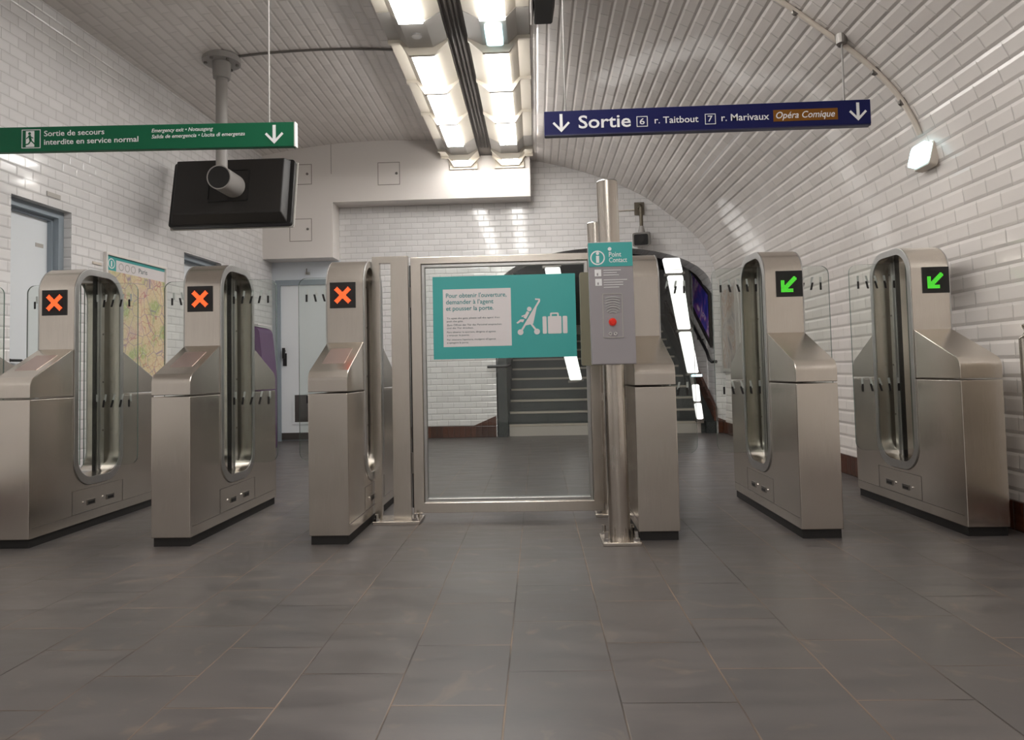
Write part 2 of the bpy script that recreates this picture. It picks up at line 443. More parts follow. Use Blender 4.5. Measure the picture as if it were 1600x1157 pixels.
# left wall in its own frame: local x = out of the wall, local y = towards the back, origin at the far corner
WROT = math.atan(WS)
def wl(y): return (xl(y), y, 0)
def lz(ly): return zc(xl(BACK+ly)) + .03
D1, D2 = (4.65-BACK, 5.25-BACK, 2.2), (6.88-BACK, 7.66-BACK, 2.17)
ys = [NEAR-BACK+.02, -11.5, -10, -8, -6, -4, -2, 0.0]
top = [(y, lz(y)) for y in reversed(ys)]
outl = [(ys[0], 0), (D1[0], 0), (D1[0], D1[2]), (D1[1], D1[2]), (D1[1], 0), (D2[0], 0), (D2[0], D2[2]), (D2[1], D2[2]), (D2[1], 0), (0, 0)] + top
bm = B(); prism(bm, outl, [], -.22, 0, YZ)
wleft = obj('wall_left', bm, TILE_WALL, kind='structure'); wleft.location = (-3.55, BACK, 0); wleft.rotation_euler = (0, 0, -WROT)
def on_left(o): o.location = (-3.55, BACK, 0); o.rotation_euler = (0, 0, -WROT); return o
for n, (a, b) in enumerate(((ys[0], D1[0]-.03), (D1[1]+.03, D2[0]-.03), (D2[1]+.03, 0))):
    bm = B(); prism(bm, [(a, 0), (b, 0), (b, .15), (a, .15)], [], .001, .018, YZ)
    on_left(obj('baseboard_left', bm, TILE_BROWN, kind='structure'))

# end wall with the arch to the stairs
AX0, AX1, AZ, ACX = -.55, 2.33, 1.85, .89
arch = [(AX0, 0), (AX0, AZ)]
for i in range(1, 24):
    t = PI - PI*i/24
    arch.append((ACX + 1.44*math.cos(t), AZ + .63*math.sin(t)**.85))
arch += [(AX1, AZ), (AX1, 0)]
outl = [(-3.75, 0)] + arch + [(2.62, 0)] + [(x+.12, z+.05) for x, z in VP[1::4] if z < 3.6 and x > .3] + [(x, z+.06) for x, z in VP[::4] if x <= .3 and x > -3.7] + [(-3.75, 3.8)]
bm = B(); prism(bm, outl, [], BACK, BACK+.4, XZ)
obj('wall_back', bm, TILE_WALL, kind='structure')
bm = B(); box(bm, -3.6, -2.62, BACK-.012, BACK-.001, .0, 2.42); obj('wall_back', bm, PAINT_BLUEWHITE, kind='structure')
bm = B(); prism(bm, [(-2.62, 0), (-.72, 0), (-.56, 0), (-.56, .28), (-.86, .155), (-2.62, .155)], [], BACK-.02, BACK-.001, XZ); obj('baseboard_back', bm, TILE_BROWN, kind='structure')
bm = B(); prism(bm, [(2.34, 0), (2.44, 0), (2.44, .16), (2.34, .2)], [], BACK-.02, BACK-.001, XZ); obj('baseboard_back', bm, TILE_BROWN, kind='structure')
bm = B(); prism(bm, [(NEAR, 0), (BACK-.02, 0), (BACK-.02, .15), (NEAR, .15)], [], 2.40, 2.418, YZ); obj('baseboard_right', bm, TILE_BROWN, kind='structure')
# wall behind the viewer closes the hall
bm = B(); prism(bm, [(-4.3, 0), (2.6, 0)] + [(x+.1, z+.05) for x, z in VP[::6]], [], NEAR-.2, NEAR, XZ); obj('wall_front', bm, TILE_WALL, kind='structure')

# white plastered box-out along the top of the end wall, with the deeper part over the door
SY = 8.75
bm = B()
pts = [(-3.70, 2.40), (-2.63, 2.40), (-2.63, 3.125), (-.037, 3.125), (-.037, zc(-.037)+.05)]
pts += [(x, z+.05) for x, z in VP[::3] if -3.6 < x < -.1] + [(-3.70, 3.79)]
prism(bm, pts, [], SY, BACK-.001, XZ)
beam = obj('trim_1', bm, PAINT_WHITE, kind='structure')
def hatch(x0, x1, z0, z1, lx, lzz, label):
    t = thing('wall_hatch', label, 'hatch', ((x0+x1)/2, SY, z0), world=True)
    bm = B(); prism(bm, [(x0, z0), (x1, z0), (x1, z1), (x0, z1)], [[(x0+.008, z0+.008), (x1-.008, z0+.008), (x1-.008, z1-.008), (x0+.008, z1-.008)]], SY-.003, SY-.0005, XZ)
    obj('edge_joint', bm, PAINT_LINE, t)
    bm = mk(x0+.008, x1-.008, SY-.0025, SY-.0005, z0+.008, z1-.008); obj('cover', bm, PAINT_WHITE, t)
    bm = B(); rod(bm, (lx, SY-.008, lzz), (lx, SY-.002, lzz), .017); obj('lock', bm, STEEL_DARK, t)
hatch(-2.027, -1.736, 3.33, 3.63, -1.78, 3.48, 'square white access hatch high on the plaster, midway along the box-out')
hatch(-3.13, -2.90, 3.37, 3.64, -2.96, 3.51, 'white access hatch high in the corner beside the hanging screen')
hatch(-3.20, -2.905, 2.62, 2.92, -2.96, 2.78, 'white access hatch low on the plaster, above the back door')
for n, (x, z0) in enumerate(((-2.643, 3.5), (-.432, 3.5))):
    bm = mk(x-.003, x+.003, SY-.002, SY-.0005, z0, zc(x)); obj('trim_2', bm, PAINT_LINE, kind='structure')
bm = B(); rod(bm, (-.78, SY-.008, 3.50), (-.78, SY-.001, 3.50), .017); tag(obj('lock_plug', bm, STEEL_DARK), 'small dark round lock set in the plaster under the lights', 'lock')

# stairs beyond the arch
bm = B(); N = 11; st = [(9.12, 0)]
for i in range(N):
    st += [(9.12+.3*i, .15*(i+1)), (9.12+.3*(i+1), .15*(i+1))]
st = st[:-1] + [(14.2, 1.65), (14.2, -.1), (9.12, -.1)]
prism(bm, st, [], AX0+.06, AX1-.06, YZ)
stairs = obj('floor_stairs', bm, GRANITE, kind='structure')
bm = B()
for i in range(N):
    box(bm, AX0+.16, AX1-.16, 9.105+.3*i, 9.15+.3*i, .15*(i+1)-.022, .15*(i+1)+.006)
obj('step_nosing', bm, NOSING, stairs)
bm = mk(AX0+.16, AX1-.2, 9.108, 9.12, 0, .125); obj('first_riser', bm, GRANITE_L, stairs)
bm = mk(AX0+.16, AX1-.2, 9.108+.3*10, 9.121+.3*10, 1.505, 1.625); obj('top_riser', bm, GRANITE_L, stairs)
def slope_side(x0, x1, lift, y0, m, name):
    bm = B(); prism(bm, [(y0, 0), (y0, lift), (12.3, lift+.52*(12.3-y0)), (14.2, lift+.52*(12.3-y0)), (14.2, 0)], [], x0, x1, YZ); return obj(name, bm, m, kind='structure')
slope_side(AX0+.02, AX0+.14, .95, 9.04, GRANITE, 'trim_3')
slope_side(AX1-.14, AX1-.02, .14, 9.06, GRANITE, 'trim_4')
bm = B(); prism(bm, [(9.0, .16), (12.2, 1.86), (12.2, 2.06), (9.0, .34)], [], AX1-.05, AX1-.01, YZ); obj('trim_5', bm, TILE_BROWN, kind='structure')
bm = B(); prism(bm, [(9.45, -.1), (14.2, -.1), (14.2, 5.2), (9.45, 2.9)], [], AX1-.01, AX1+.2, YZ); obj('wall_stairs_right', bm, TILE_WALL, kind='structure')
bm = B(); prism(bm, [(9.45, -.1), (14.2, -.1), (14.2, 5.2), (9.45, 2.9)], [], AX0-.2, AX0+.01, YZ); obj('wall_stairs_left', bm, TILE_WALL, kind='structure')
bm = B(); prism(bm, [(9.44, 2.55), (10.0, 2.62), (14.2, 4.75), (14.2, 4.95), (9.44, 2.95)], [], AX0, AX1, YZ); obj('ceiling_stairs', bm, STAIR_DARK, kind='structure')
bm = mk(AX0-.2, AX1+.2, 13.6, 13.8, 1.6, 5.2); obj('wall_stairs_back', bm, STAIR_DARK, kind='structure')

# ------------------------------------------------------------------ doors and left-wall things
def left_door(y0, y1, h, name, handle):
    d = on_left(bpy.data.objects.new(name, None)); C.objects.link(d); d['kind'] = 'structure'
    bm = B(); f = .055
    prism(bm, [(y0, 0), (y0, h), (y1, h), (y1, 0), (y1-f, 0), (y1-f, h-f), (y0+f, h-f), (y0+f, 0)], [], -.20, -.065, YZ)
    prism(bm, [(y0+f, 0), (y0+f, h-f), (y1-f, h-f), (y1-f, 0), (y1-f-.02, 0), (y1-f-.02, h-f-.02), (y0+f+.02, h-f-.02), (y0+f+.02, 0)], [], -.20, -.11, YZ)
    obj('door_frame', bm, FRAME_BLUE, d)
    lf = obj('door_leaf', mk(-.18, -.145, y0+f+.02, y1-f-.02, .01, h-f-.02), DOOR_WHITE, d)
    if handle:
        obj('label_plate', mk(-.145, -.143, y1-f-.14, y1-f-.06, h-.30, h-.27), LAMP_GREY, d)
    bm = B(); rod(bm, (-.145, y0+f+.07, 1.02), (-.10, y0+f+.07, 1.02), .012); rod(bm, (-.105, y0+f+.06, 1.02), (-.105, y0+f+.18, 1.02), .010)
    obj('door_handle', bm, BLACK, d)
    return d
left_door(*D1, 'door_1', True)
left_door(*D2, 'door_2', False)
# back door under the box-out
d3 = bpy.data.objects.new('door_3', None); C.objects.link(d3); d3['kind'] = 'structure'
x0, x1, h, yb = -3.49, -2.64, 2.15, BACK-.012
bm = B(); prism(bm, [(x0, 0), (x0, h), (x1, h), (x1, 0), (x1-.07, 0), (x1-.07, h-.07), (x0+.07, h-.07), (x0+.07, 0)], [], yb-.05, yb-.001, XZ); obj('door_frame', bm, FRAME_BLUE, d3)
obj('door_leaf', mk(x0+.07, x1-.07, yb-.03, yb-.001, .02, h-.07), DOOR_WHITE, d3)
obj('kick_plate', mk(x0+.07, x1-.07, yb-.036, yb-.03, .02, .11), STEEL_DARK, d3)
bm = B(); prism(bm, [(-3.27, .22), (-2.86, .22), (-2.86, .64), (-3.27, .64)], [[(-3.24, .25), (-2.89, .25), (-2.89, .61), (-3.24, .61)]], yb-.042, yb-.03, XZ)
gr = obj('vent_frame', bm, DOOR_WHITE, d3)
bm = B(); box(bm, -3.24, -2.89, yb-.033, yb-.031, .25, .61)
for k in range(14): box(bm, -3.24, -2.89, yb-.039, yb-.033, .256+.0255*k, .270+.0255*k)
obj('vent_grille', bm, STEEL_DARK, gr)
bm = B(); box(bm, -3.395, -3.345, yb-.04, yb-.03, 1.0, 1.17); rod(bm, (-3.37, yb-.04, 1.2), (-3.37, yb-.075, 1.2), .014); box(bm, -3.388, -3.352, yb-.085, yb-.07, 1.10, 1.24)
obj('door_handle', bm, BLACK, d3)
# small dark fitting above the back door
t = thing('wall_hook', 'small metal fitting on wall above the grey back door', 'fitting', (-3.06, BACK-.012, 2.24), world=True)
bm = B(); box(bm, -3.09, -3.03, BACK-.03, BACK-.012, 2.22, 2.26); obj('plate', bm, STEEL_RIM, t)
bm = B(); rod(bm, (-3.06, BACK-.03, 2.24), (-3.06, BACK-.06, 2.24), .008); rod(bm, (-3.06, BACK-.06, 2.22), (-3.06, BACK-.06, 2.30), .008); obj('pin', bm, STEEL_DARK, t)

def left_thing(name, label, cat, group=None):
    return thing(name, label, cat, (-3.55, BACK, 0), -WROT, group)
L = lambda y: y-BACK
# city map
t = left_thing('city_map_poster', 'framed city map with teal heading on the white tiled left wall', 'map')
a, b, z0, z1 = L(5.63), L(6.53), .78, 1.955
bm = B(); prism(bm, [(a, z0), (b, z0), (b, z1), (a, z1)], [[(a+.022, z0+.022), (b-.022, z0+.022), (b-.022, z1-.022), (a+.022, z1-.022)]], .001, .03, YZ); obj('frame', bm, PAINT_WHITE, t, bevel=.003)
obj('map_sheet', mk(.002, .012, a+.022, b-.022, z0+.022, z1-.15), MAP, t)
obj('heading_field', mk(.002, .012, a+.022, b-.022, z1-.15, z1-.022), STICK_WHITE, t)
obj('heading_band', mk(.012, .0125, a+.022, b-.022, z1-.05, z1-.022), TEAL, t)
ic = obj('heading_icon', mk(.012, .013, a+.025, a+.15, z1-.148, z1-.024), TEAL, t)
bm = B(); prism(bm, circ(a+.088, z1-.088, .045), [circ(a+.088, z1-.088, .036)], .013, .0135, YZ); prism(bm, [(a+.08, z1-.115), (a+.096, z1-.115), (a+.096, z1-.065), (a+.08, z1-.065)], [], .013, .0135, YZ)
obj('information_mark', bm, WHITE_INK, ic)
bm = B()
for k in range(3): prism(bm, circ(a+.22+.085*k, z1-.10, .034), [circ(a+.22+.085*k, z1-.10, .026)], .012, .0126, YZ)
obj('transport_mark', bm, LAMP_GREY, t)
def left_text(lines):     # text on the left wall: local (x,y,z) -> reads from near to far
    bm = text_bm(lines)
    for v in bm.verts: v.co = Vector((.0126-v.co.y, v.co.x, v.co.z))
    return bm
obj('lettering', left_text([('Paris', a+.47, a+.60, z1-.118, .045, 0, 0, .012)]), GREY_INK, t)
# plates on the left wall
t = left_thing('number_plate', 'small grey number plate above the white side door', 'plate')
obj('plate', mk(.001, .008, L(4.98), L(5.12), 2.27, 2.305), LAMP_GREY, t)
t = left_thing('wall_plate', 'tiny metal plate on tiles left of the city map', 'plate')
obj('plate', mk(.001, .01, L(5.49), L(5.6), 1.83, 1.85), CONDUIT, t)
t = left_thing('wall_notice', 'white notice with dark clip above the purple machine', 'notice')
obj('sheet', mk(.001, .012, L(7.72), L(8.35), 1.50, 1.73), STICK_WHITE, t); obj('clip', mk(.012, .03, L(7.75), L(8.3), 1.70, 1.725), BLACK, t)
# purple ticket machine
t = thing('ticket_machine', 'purple ticket machine by the left wall near the back door', 'machine', (-3.2, 7.75, 0), 0, world=True)
bm = B(); prism(bm, rounded([(-3.5, 0, 0), (-3.14, 0, .03), (-3.13, .80, .3), (-3.19, 1.43, .09), (-3.5, 1.50, .03)]), [], 7.72, 8.12, XZ); obj('casing', bm, PURPLE, t, bevel=.01, smooth=40)
bm = B(); prism(bm, rounded([(-3.46, .75, .02), (-3.20, .75, .1), (-3.25, 1.38, .04), (-3.46, 1.42, .03)]), [], 7.708, 7.72, XZ); obj('front_panel', bm, PURPLE_DK, t)
obj('slot', mk(-3.36, -3.26, 7.70, 7.708, 1.33, 1.355), BLACK, t)
bm = B(); prism(bm, [(-3.5, 1.502), (-3.2, 1.46), (-3.2, 1.475), (-3.5, 1.52)], [], 7.72, 8.12, XZ); obj('top_cover', bm, STICK_WHITE, t)

# ------------------------------------------------------------------ ticket gates
def led(bm_on, bm_off, cx, cz, y, on):
    n, p, r = 16, .0068, .0027
    for i in range(n):
        for j in range(n):
            x = cx+(i-(n-1)/2)*p; z = cz+(j-(n-1)/2)*p
            s = on(i-(n-1)/2, j-(n-1)/2); b = bm_on if s else bm_off
            rr = r*1.12 if s else r*.7
            b.faces.new([b.verts.new((x+rr*math.cos(k*PI/3), y, z+rr*math.sin(k*PI/3))) for k in range(6)])
def cross_on(i, j): return (abs(i-j) <= 2.2 or abs(i+j) <= 2.2) and abs(i)+abs(j) <= 11.1
def arrow_on(i, j):     # towards lower left
    d = (i-j)/1.414; s = (i+j)/1.414
    stem = abs(d) < 1.7 and -5.5 < s < 7.6
    head = (-6.8 < i < -3.8 and -6.8 < j < 2.6) or (-6.8 < j < -3.8 and -6.8 < i < 2.6)
    return (stem or head) and abs(i) < 7 and abs(j) < 7
def extr(bm, dy):
    r = bmesh.ops.extrude_face_region(bm, geom=bm.faces[:])
    bmesh.ops.translate(bm, vec=(0, dy, 0), verts=[g for g in r['geom'] if isinstance(g, bmesh.types.BMVert)])
def ticket_gate(cx, label, show, n0=.335, leaves=(-1, 1), y=3.47):
    g = thing('ticket_gate', label, 'ticket gate', (cx, y, 0), 0, 'steel ticket gates in a row across the hall')
    Lg, pw, hw = 1.15, .455, .103
    a, b = n0, n0+pw
    obj('plinth', mk(-hw+.008, hw-.008, .012, Lg-.012, 0, .045), PLINTH, g)
    # lower cabinet, hollowed where the slot comes down
    slot_out = rrect(a, b, .252, 1.525, .155, 16)
    lowarc = rounded([(a+.002, .77, 0), (a+.002, .25, .157), (b-.002, .25, .157), (b-.002, .77, 0)], 16)
    bm = B(); prism(bm, [(Lg, .045), (Lg, .768), (b-.002, .768)] + [p for p in reversed(lowarc)][1:-1] + [(a+.002, .768), (0, .768), (0, .045)], [], -hw, hw, YZ)
    obj('cabinet', bm, STEEL, g, bevel=.004)
    # nose housings
    bm = B(); prism(bm, rounded([(0, .776, 0), (0, .872, .06), (a-.001, 1.045, 0), (a-.001, .776, 0)], 16), [], -hw, hw, YZ)
    obj('front_housing', bm, STEEL, g, bevel=.003)
    bm = B(); prism(bm, rounded([(b+.001, .776, 0), (b+.001, 1.045, 0), (Lg, .872, .06), (Lg, .776, 0)], 16), [], -hw, hw, YZ)
    obj('rear_housing', bm, STEEL, g, bevel=.003)
    if show == 'x':
        def sl(yy): return .872 + (1.045-.872)*yy/a
        bm = B(); prism(bm, [(.10, sl(.10)), (.26, sl(.26)), (.26, sl(.26)+.002), (.10, sl(.10)+.002)], [], -.06, .06, YZ); obj('reader_pad', bm, PAD, g)
    # pillar ring round the slot
    inner = rrect(a+.032, b-.032, .296, 1.488, .125, 16)
    bm = B(); prism(bm, slot_out, [inner], -hw+.001, hw-.001, YZ); obj('pillar', bm, STEEL, g, smooth=25)
    for s in (-1, 1):
        bm = B(); prism(bm, slot_out, [inner], s*hw, s*(hw+.007), YZ); obj('slot_rim', bm, STEEL_RIM, g, bevel=.003)
    # shaft in the slot
    yc = a+.395
    bm = B(); box(bm, -.026, .026, yc-.035, yc, .302, 1.485); box(bm, -.014, .014, yc-.05, yc-.035, .302, 1.485)
    sh = obj('shaft', bm, STEEL_RIM, g, bevel=.003)
    obj('shaft_seal', mk(-.012, .012, yc-.060, yc-.05, .302, 1.485), BLACK, g)
    for z in (.55, .85, 1.15, 1.4):
        s = -1 if cx > .9 else 1
        bm = B(); rod(bm, (s*.026, yc-.015, z), (s*.0285, yc-.015, z), .006, seg=10); obj('shaft_screw', bm, STEEL_DARK, sh)
    # glass leaves, closed across the lanes
    yl = a+.222
    for s in leaves:
        pts = rounded([(s*.012, .356, 0), (s*.343, .356, .05), (s*.343, 1.447, .05), (s*.012, 1.447, 0)], 6)
        bm = B(); prism(bm, pts, [], yl-.005, yl+.005, XZ, 0, 1)
        lf = obj('glass_leaf', bm, [GLASS_LEAF, GLASS_EDGE], g)
        bm, bw = B(), B()
        for zz in (1.325, .72):
            for k in range(5):
                x = s*(.085+.052*k); sk = (0, .003, .006, .005, 0)[k]*(-s)
                pr = [(x-.006+sk, zz-.022), (x+.006+sk, zz-.022), (x+.006-sk, zz+.022), (x-.006-sk, zz+.022)]
                prism(bm, pr, [], yl-.0062, yl-.0052, XZ)
                prism(bw, [(p+.004, q+.034) for p, q in pr], [], yl+.0052, yl+.0062, XZ)
        obj('black_marking', bm, BLACK, lf, label='black dashes'); obj('white_marking', bw, WHITE_INK, lf, label='white dashes')
    # display on the pillar front
    yf = a
    if show:
        zc_ = 1.312 if show == 'x' else 1.318
        cxd = -.012 if show == 'x' else .03
        dp = obj('display', mk(cxd-.073, cxd+.073, yf-.004, yf+.01, zc_-.073, zc_+.073), BLACK, g, label='black display with lit symbol')
        on, off = B(), B(); led(on, off, cxd, zc_, yf-.0055, cross_on if show == 'x' else arrow_on); extr(on, .001); extr(off, .001)
        obj('lit_symbol', on, LED_RED if show == 'x' else LED_GREEN, dp, label='orange red cross of dots' if show == 'x' else 'green arrow of dots')
        obj('unlit_dots', off, LED_RED_OFF if show == 'x' else LED_GREEN_OFF, dp)
    # side details
    for s in (-1, 1):
        bm = B(); prism(bm, [(a-.008, .10), (b+.008, .10), (b+.008, .235), (a-.008, .235)], [[(a-.005, .103), (b+.005, .103), (b+.005, .232), (a-.005, .232)]], s*hw, s*(hw+.0012), YZ)
        obj('panel_joint', bm, STEEL_DARK, g)
        bm = B(); box(bm, min(s*hw, s*(hw+.001)), max(s*hw, s*(hw+.001)), .02, Lg-.02, .098, .101); obj('base_joint', bm, STEEL_DARK, g)
        for yy in (a+.12, a+.30):
            k = obj('key_flap', mk(min(s*hw, s*(hw+.004)), max(s*hw, s*(hw+.004)), yy, yy+.07, .135, .165), STEEL_DARK, g)
            bm = B(); box(bm, min(s*(hw+.004), s*(hw+.006)), max(s*(hw+.004), s*(hw+.006)), yy+.008, yy+.062, .14, .155); obj('slot', bm, BLACK, k)
            bm = B(); rod(bm, (s*hw, yy-.03, .158), (s*(hw+.004), yy-.03, .158), .007, seg=10); obj('screw', bm, CHROME, g)
    return g
ticket_gate(-3.58, 'steel ticket gate at far left, mostly cut off by frame beside tiled wall', 'x', leaves=(1,))
ticket_gate(-2.748, 'steel ticket gate with red cross, in front of the framed city map', 'x')
ticket_gate(-1.898, 'steel ticket gate with red cross, second display from the left, hiding the purple machine', 'x')
ticket_gate(-1.078, 'steel ticket gate with red cross beside the slotted steel post of the glass door', 'x', leaves=(-1,))
ticket_gate(.590, 'steel ticket gate without visible display, partly behind the grey contact panel', None, n0=.40, leaves=(1,))
ticket_gate(1.392, 'steel ticket gate with green arrow, between the stairs and the right wall gate', 'a', n0=.40)
ticket_gate(2.196, 'steel ticket gate with green arrow, standing against the right tiled wall', 'a', n0=.40, leaves=(-1,))

# low steel infill between the last gate and the wall
t = thing('barrier_panel', 'low steel barrier end standing at the right wall edge', 'barrier', (2.33, 3.2, 0), world=True)
bm = B(); tube(bm, [(2.235, 3.2, 0), (2.225, 3.2, .96), (2.235, 3.2, 1.01), (2.27, 3.2, 1.03), (2.44, 3.2, 1.03)], .022, 12); obj('tube_frame', bm, STEEL_TUBE, t, smooth=40)
obj('plate', mk(2.25, 2.44, 3.195, 3.205, .12, 1.0), STEEL, t)

# ------------------------------------------------------------------ glass door with its posts
t = thing('door_post', 'slotted brushed steel post between red cross gate and glass door', 'post', (-.85, 4.0, 0), world=True)
bm = B(); prism(bm, [(-.964, .02), (-.750, .02), (-.750, 1.555), (-.964, 1.555)], [[(-.92, .02+.001), (-.853, .02+.001), (-.853, 1.515), (-.92, 1.515)]], 3.975, 4.012, XZ)
bmesh.ops.delete(bm, geom=[f for f in bm.faces if False], context='FACES')
obj('upright', bm, STEEL, t, bevel=.003)
pl = obj('base_plate', mk(-.962, -.69, 3.90, 4.08, 0, .02), STEEL, t, bevel=.003)
for (x, y) in ((-.94, 3.92), (-.72, 3.92), (-.715, 4.06)):
    bm = B(); rod(bm, (x, y, .02), (x, y, .034), .016, seg=6); rod(bm, (x, y, .034), (x, y, .06), .009, seg=10); obj('bolt', bm, CHROME, pl)

DX0, DX1, DZ0, DZ1, DY = -.735, .365, .05, 1.545, 4.0
t = thing('glass_door', 'steel framed glass door with teal notice in the middle of the gates', 'door', (-.735, DY, 0), world=True)
bm = B(); prism(bm, [(DX0, DZ0), (DX1, DZ0), (DX1, DZ1), (DX0, DZ1)], [[(DX0+.062, DZ0+.06), (DX1-.058, DZ0+.06), (DX1-.058, DZ1-.042), (DX0+.062, DZ1-.042)]], DY-.025, DY+.025, XZ)
fr = obj('frame', bm, STEEL, t, bevel=.003)
bm = B(); i0, i1, j0, j1 = DX0+.063, DX1-.059, DZ0+.061, DZ1-.043
prism(bm, [(i0, j0), (i1, j0), (i1, j1), (i0, j1)], [[(i0+.02, j0+.022), (i1-.02, j0+.022), (i1-.02, j1-.02), (i0+.02, j1-.02)]], DY-.018, DY+.018, XZ)
obj('glazing_bead', bm, STEEL_RIM, t, bevel=.003)
obj('pane', mk(i0+.018, i1-.018, DY-.005, DY+.005, j0+.018, j1-.018), GLASS, t)
for z in (.28, 1.25):
    bm = B(); rod(bm, (DX0-.006, DY-.02, z), (DX0-.006, DY-.02, z+.12), .008, seg=10); obj('hinge', bm, STEEL_DARK, t)
obj('hinge_strip', mk(DX0-.010, DX0-.002, DY-.01, DY+.02, .08, 1.5), BLACK, t)
ny = DY-.0055
no = obj('notice', mk(-.608, .232, ny-.0006, ny, .940, 1.428), TEAL, t, label='teal notice with white text box, pushchair and suitcase')
sh = obj('text_field', mk(-.548, -.147, ny-.0012, ny-.0007, 1.012, 1.352), STICK_WHITE, no)
yy = ny-.0022
obj('heading_lettering', text_bm([("Pour obtenir l'ouverture,", -.530, -.172, 1.302, .026, yy, 0, .012), ("demander à l'agent", -.530, -.250, 1.264, .026, yy, 0, .012), ("et pousser la porte.", -.530, -.250, 1.226, .026, yy, 0, .012)]), TEAL_INK, no)
sm = [("To open the gate, please call the agent then", -.527, -.215, 1.176), ("push the gate.", -.527, -.43, 1.158), ("Zum Öffnen der Tür das Personal ansprechen", -.527, -.205, 1.136), ("und die Tür drücken.", -.527, -.37, 1.118),
      ("Para obtener la apertura, dirigirse al agente", -.527, -.24, 1.094), ("y empujar la puerta.", -.527, -.395, 1.076), ("Per ottenere l'apertura, rivolgersi all'agente", -.527, -.24, 1.050), ("e spingere la porta.", -.527, -.40, 1.032)]
obj('small_lettering', text_bm([(s, a, b, z, .0095, yy, 0, .006) for s, a, b, z in sm]), GREY_INK, no)
bm = B()
PC = [0]
def stroke(bm, p, q, wd, y=yy):
    PC[0] += 1; y = y - .00012*(PC[0] % 9)
    p, q = Vector(p), Vector(q); n = Vector((-(q-p).y, (q-p).x)).normalized()*wd*.5
    flat_poly(bm, [tuple(p+n), tuple(p-n), tuple(q-n), tuple(q+n)], y)
# pushchair with child
stroke(bm, (.018, 1.268), (-.088, 1.098), .011); stroke(bm, (.0185, 1.266), (.0205, 1.279), .010); stroke(bm, (.023, 1.279), (-.005, 1.2817), .009)
flat_poly(bm, [(.004, 1.236), (-.0188, 1.137), (-.0622, 1.128), (-.0700, 1.133), (.0, 1.245)], yy+.0003)
stroke(bm, (-.033, 1.140), (-.001, 1.097), .011)
for x, z in ((-.0944, 1.0893), (.0022, 1.0907)): flat_poly(bm, circ(x, z, .017), yy-.0012)
flat_poly(bm, circ(-.040, 1.224, .0135), yy)
stroke(bm, (-.047, 1.208), (-.068, 1.170), .017); stroke(bm, (-.060, 1.190), (-.086, 1.181), .008)
flat_poly(bm, [(-.070, 1.164), (-.094, 1.164), (-.118, 1.145), (-.110, 1.139), (-.092, 1.150), (-.078, 1.147)], yy-.0013)
obj('pushchair_mark', bm, STICK_WHITE, no)
bm = B()
for a_, b_ in ((.0358, .0596), (.0666, .1463), (.154, .1806)): flat_poly(bm, rrect(a_, b_, 1.0767, 1.1788, .006, 3), yy)
prism(bm, rrect(.0806, .1316, 1.170, 1.1998, .007, 3), [rrect(.090, .122, 1.168, 1.191, .004, 3)], yy+.0002, yy+.0008, XZ)
obj('suitcase_mark', bm, STICK_WHITE, no)
# latch
bm = B(); box(bm, DX1-.05, DX1-.012, DY-.036, DY-.025, .98, 1.12); obj('lock_case', bm, STEEL_DARK, t)

def pole(name, label, bx, by, tx, hgt, r, pw):
    q = pw-.022; bolts = ((-q, -.075), (q, -.075), (-q, .075), (q, .075))
    t = thing(name, label, 'pole', (bx, by, 0), world=True)
    bm = B(); rod(bm, (bx, by, .018), (tx, by, hgt), r, seg=40)
    obj('tube', bm, STEEL_TUBE, t, smooth=40)
    bm = B(); rod(bm, (tx, by, hgt), (tx, by, hgt+.006), r+.001, r-.004, seg=40); obj('top_cap', bm, STEEL_RIM, t, smooth=30)
    pl = obj('base_plate', mk(bx-pw, bx+pw, by-.1, by+.1, 0, .018), STEEL, t, bevel=.004)
    for (dx, dy) in bolts:
        bm = B(); rod(bm, (bx+dx, by+dy, .018), (bx+dx, by+dy, .034), .017, seg=6); rod(bm, (bx+dx, by+dy, .034), (bx+dx, by+dy, .066), .010, seg=10); obj('bolt', bm, CHROME, pl)
    return t
pole('steel_pole', 'tall round steel pole carrying the grey contact panel', .392, 3.47, .377, 1.815, .054, .094)
pole('steel_pole', 'shorter round steel pole standing behind the tall one at door edge', .40, 4.13, .37, 1.745, .05, .08)

# contact panel
t = thing('contact_panel', 'grey contact panel with teal header and red button on front pole', 'intercom', (.372, 3.40, .88), world=True)
bm = B(); prism(bm, [(.268, .884), (.484, .884), (.480, 1.488), (.262, 1.488)], [], 3.355, 3.405, XZ); obj('casing', bm, PANEL_GREY, t, bevel=.004)
yp = 3.3545
bm = B(); prism(bm, [(.264, 1.366), (.479, 1.366), (.479, 1.484), (.263, 1.484)], [], yp-.001, yp+.001, XZ); hd = obj('header', bm, TEAL, t)
bm = B(); prism(bm, circ(.308, 1.41, .036), [circ(.308, 1.41, .030)], yp-.002, yp-.0012, XZ); flat_poly(bm, [(.301, 1.385), (.316, 1.385), (.316, 1.42), (.301, 1.42)], yp-.002, .0008); flat_poly(bm, circ(.3085, 1.432, .008, 12), yp-.002, .0008)
obj('information_mark', bm, WHITE_INK, hd)
for l_ in (('Point', .364, .424, 1.414, .024, yp-.002, 0, .015), ('Contact', .364, .452, 1.386, .024, yp-.002, 0, .015)): obj('lettering', text_bm([l_]), WHITE_INK, hd)
bm = B(); rod(bm, (.368, yp+.002, 1.452), (.368, yp-.006, 1.452), .009, seg=16); obj('call_lamp', bm, WHITE_INK, t)
bm = B()
for (x, z) in ((.292, 1.318), (.294, 1.272)):
    prism(bm, [(x, z), (x+.032, z), (x+.032, z+.034), (x, z+.034)], [[(x+.010, z+.004), (x+.017, z+.004), (x+.017, z+.016), (x+.010, z+.016)]], yp-.0015, yp-.0005, XZ)
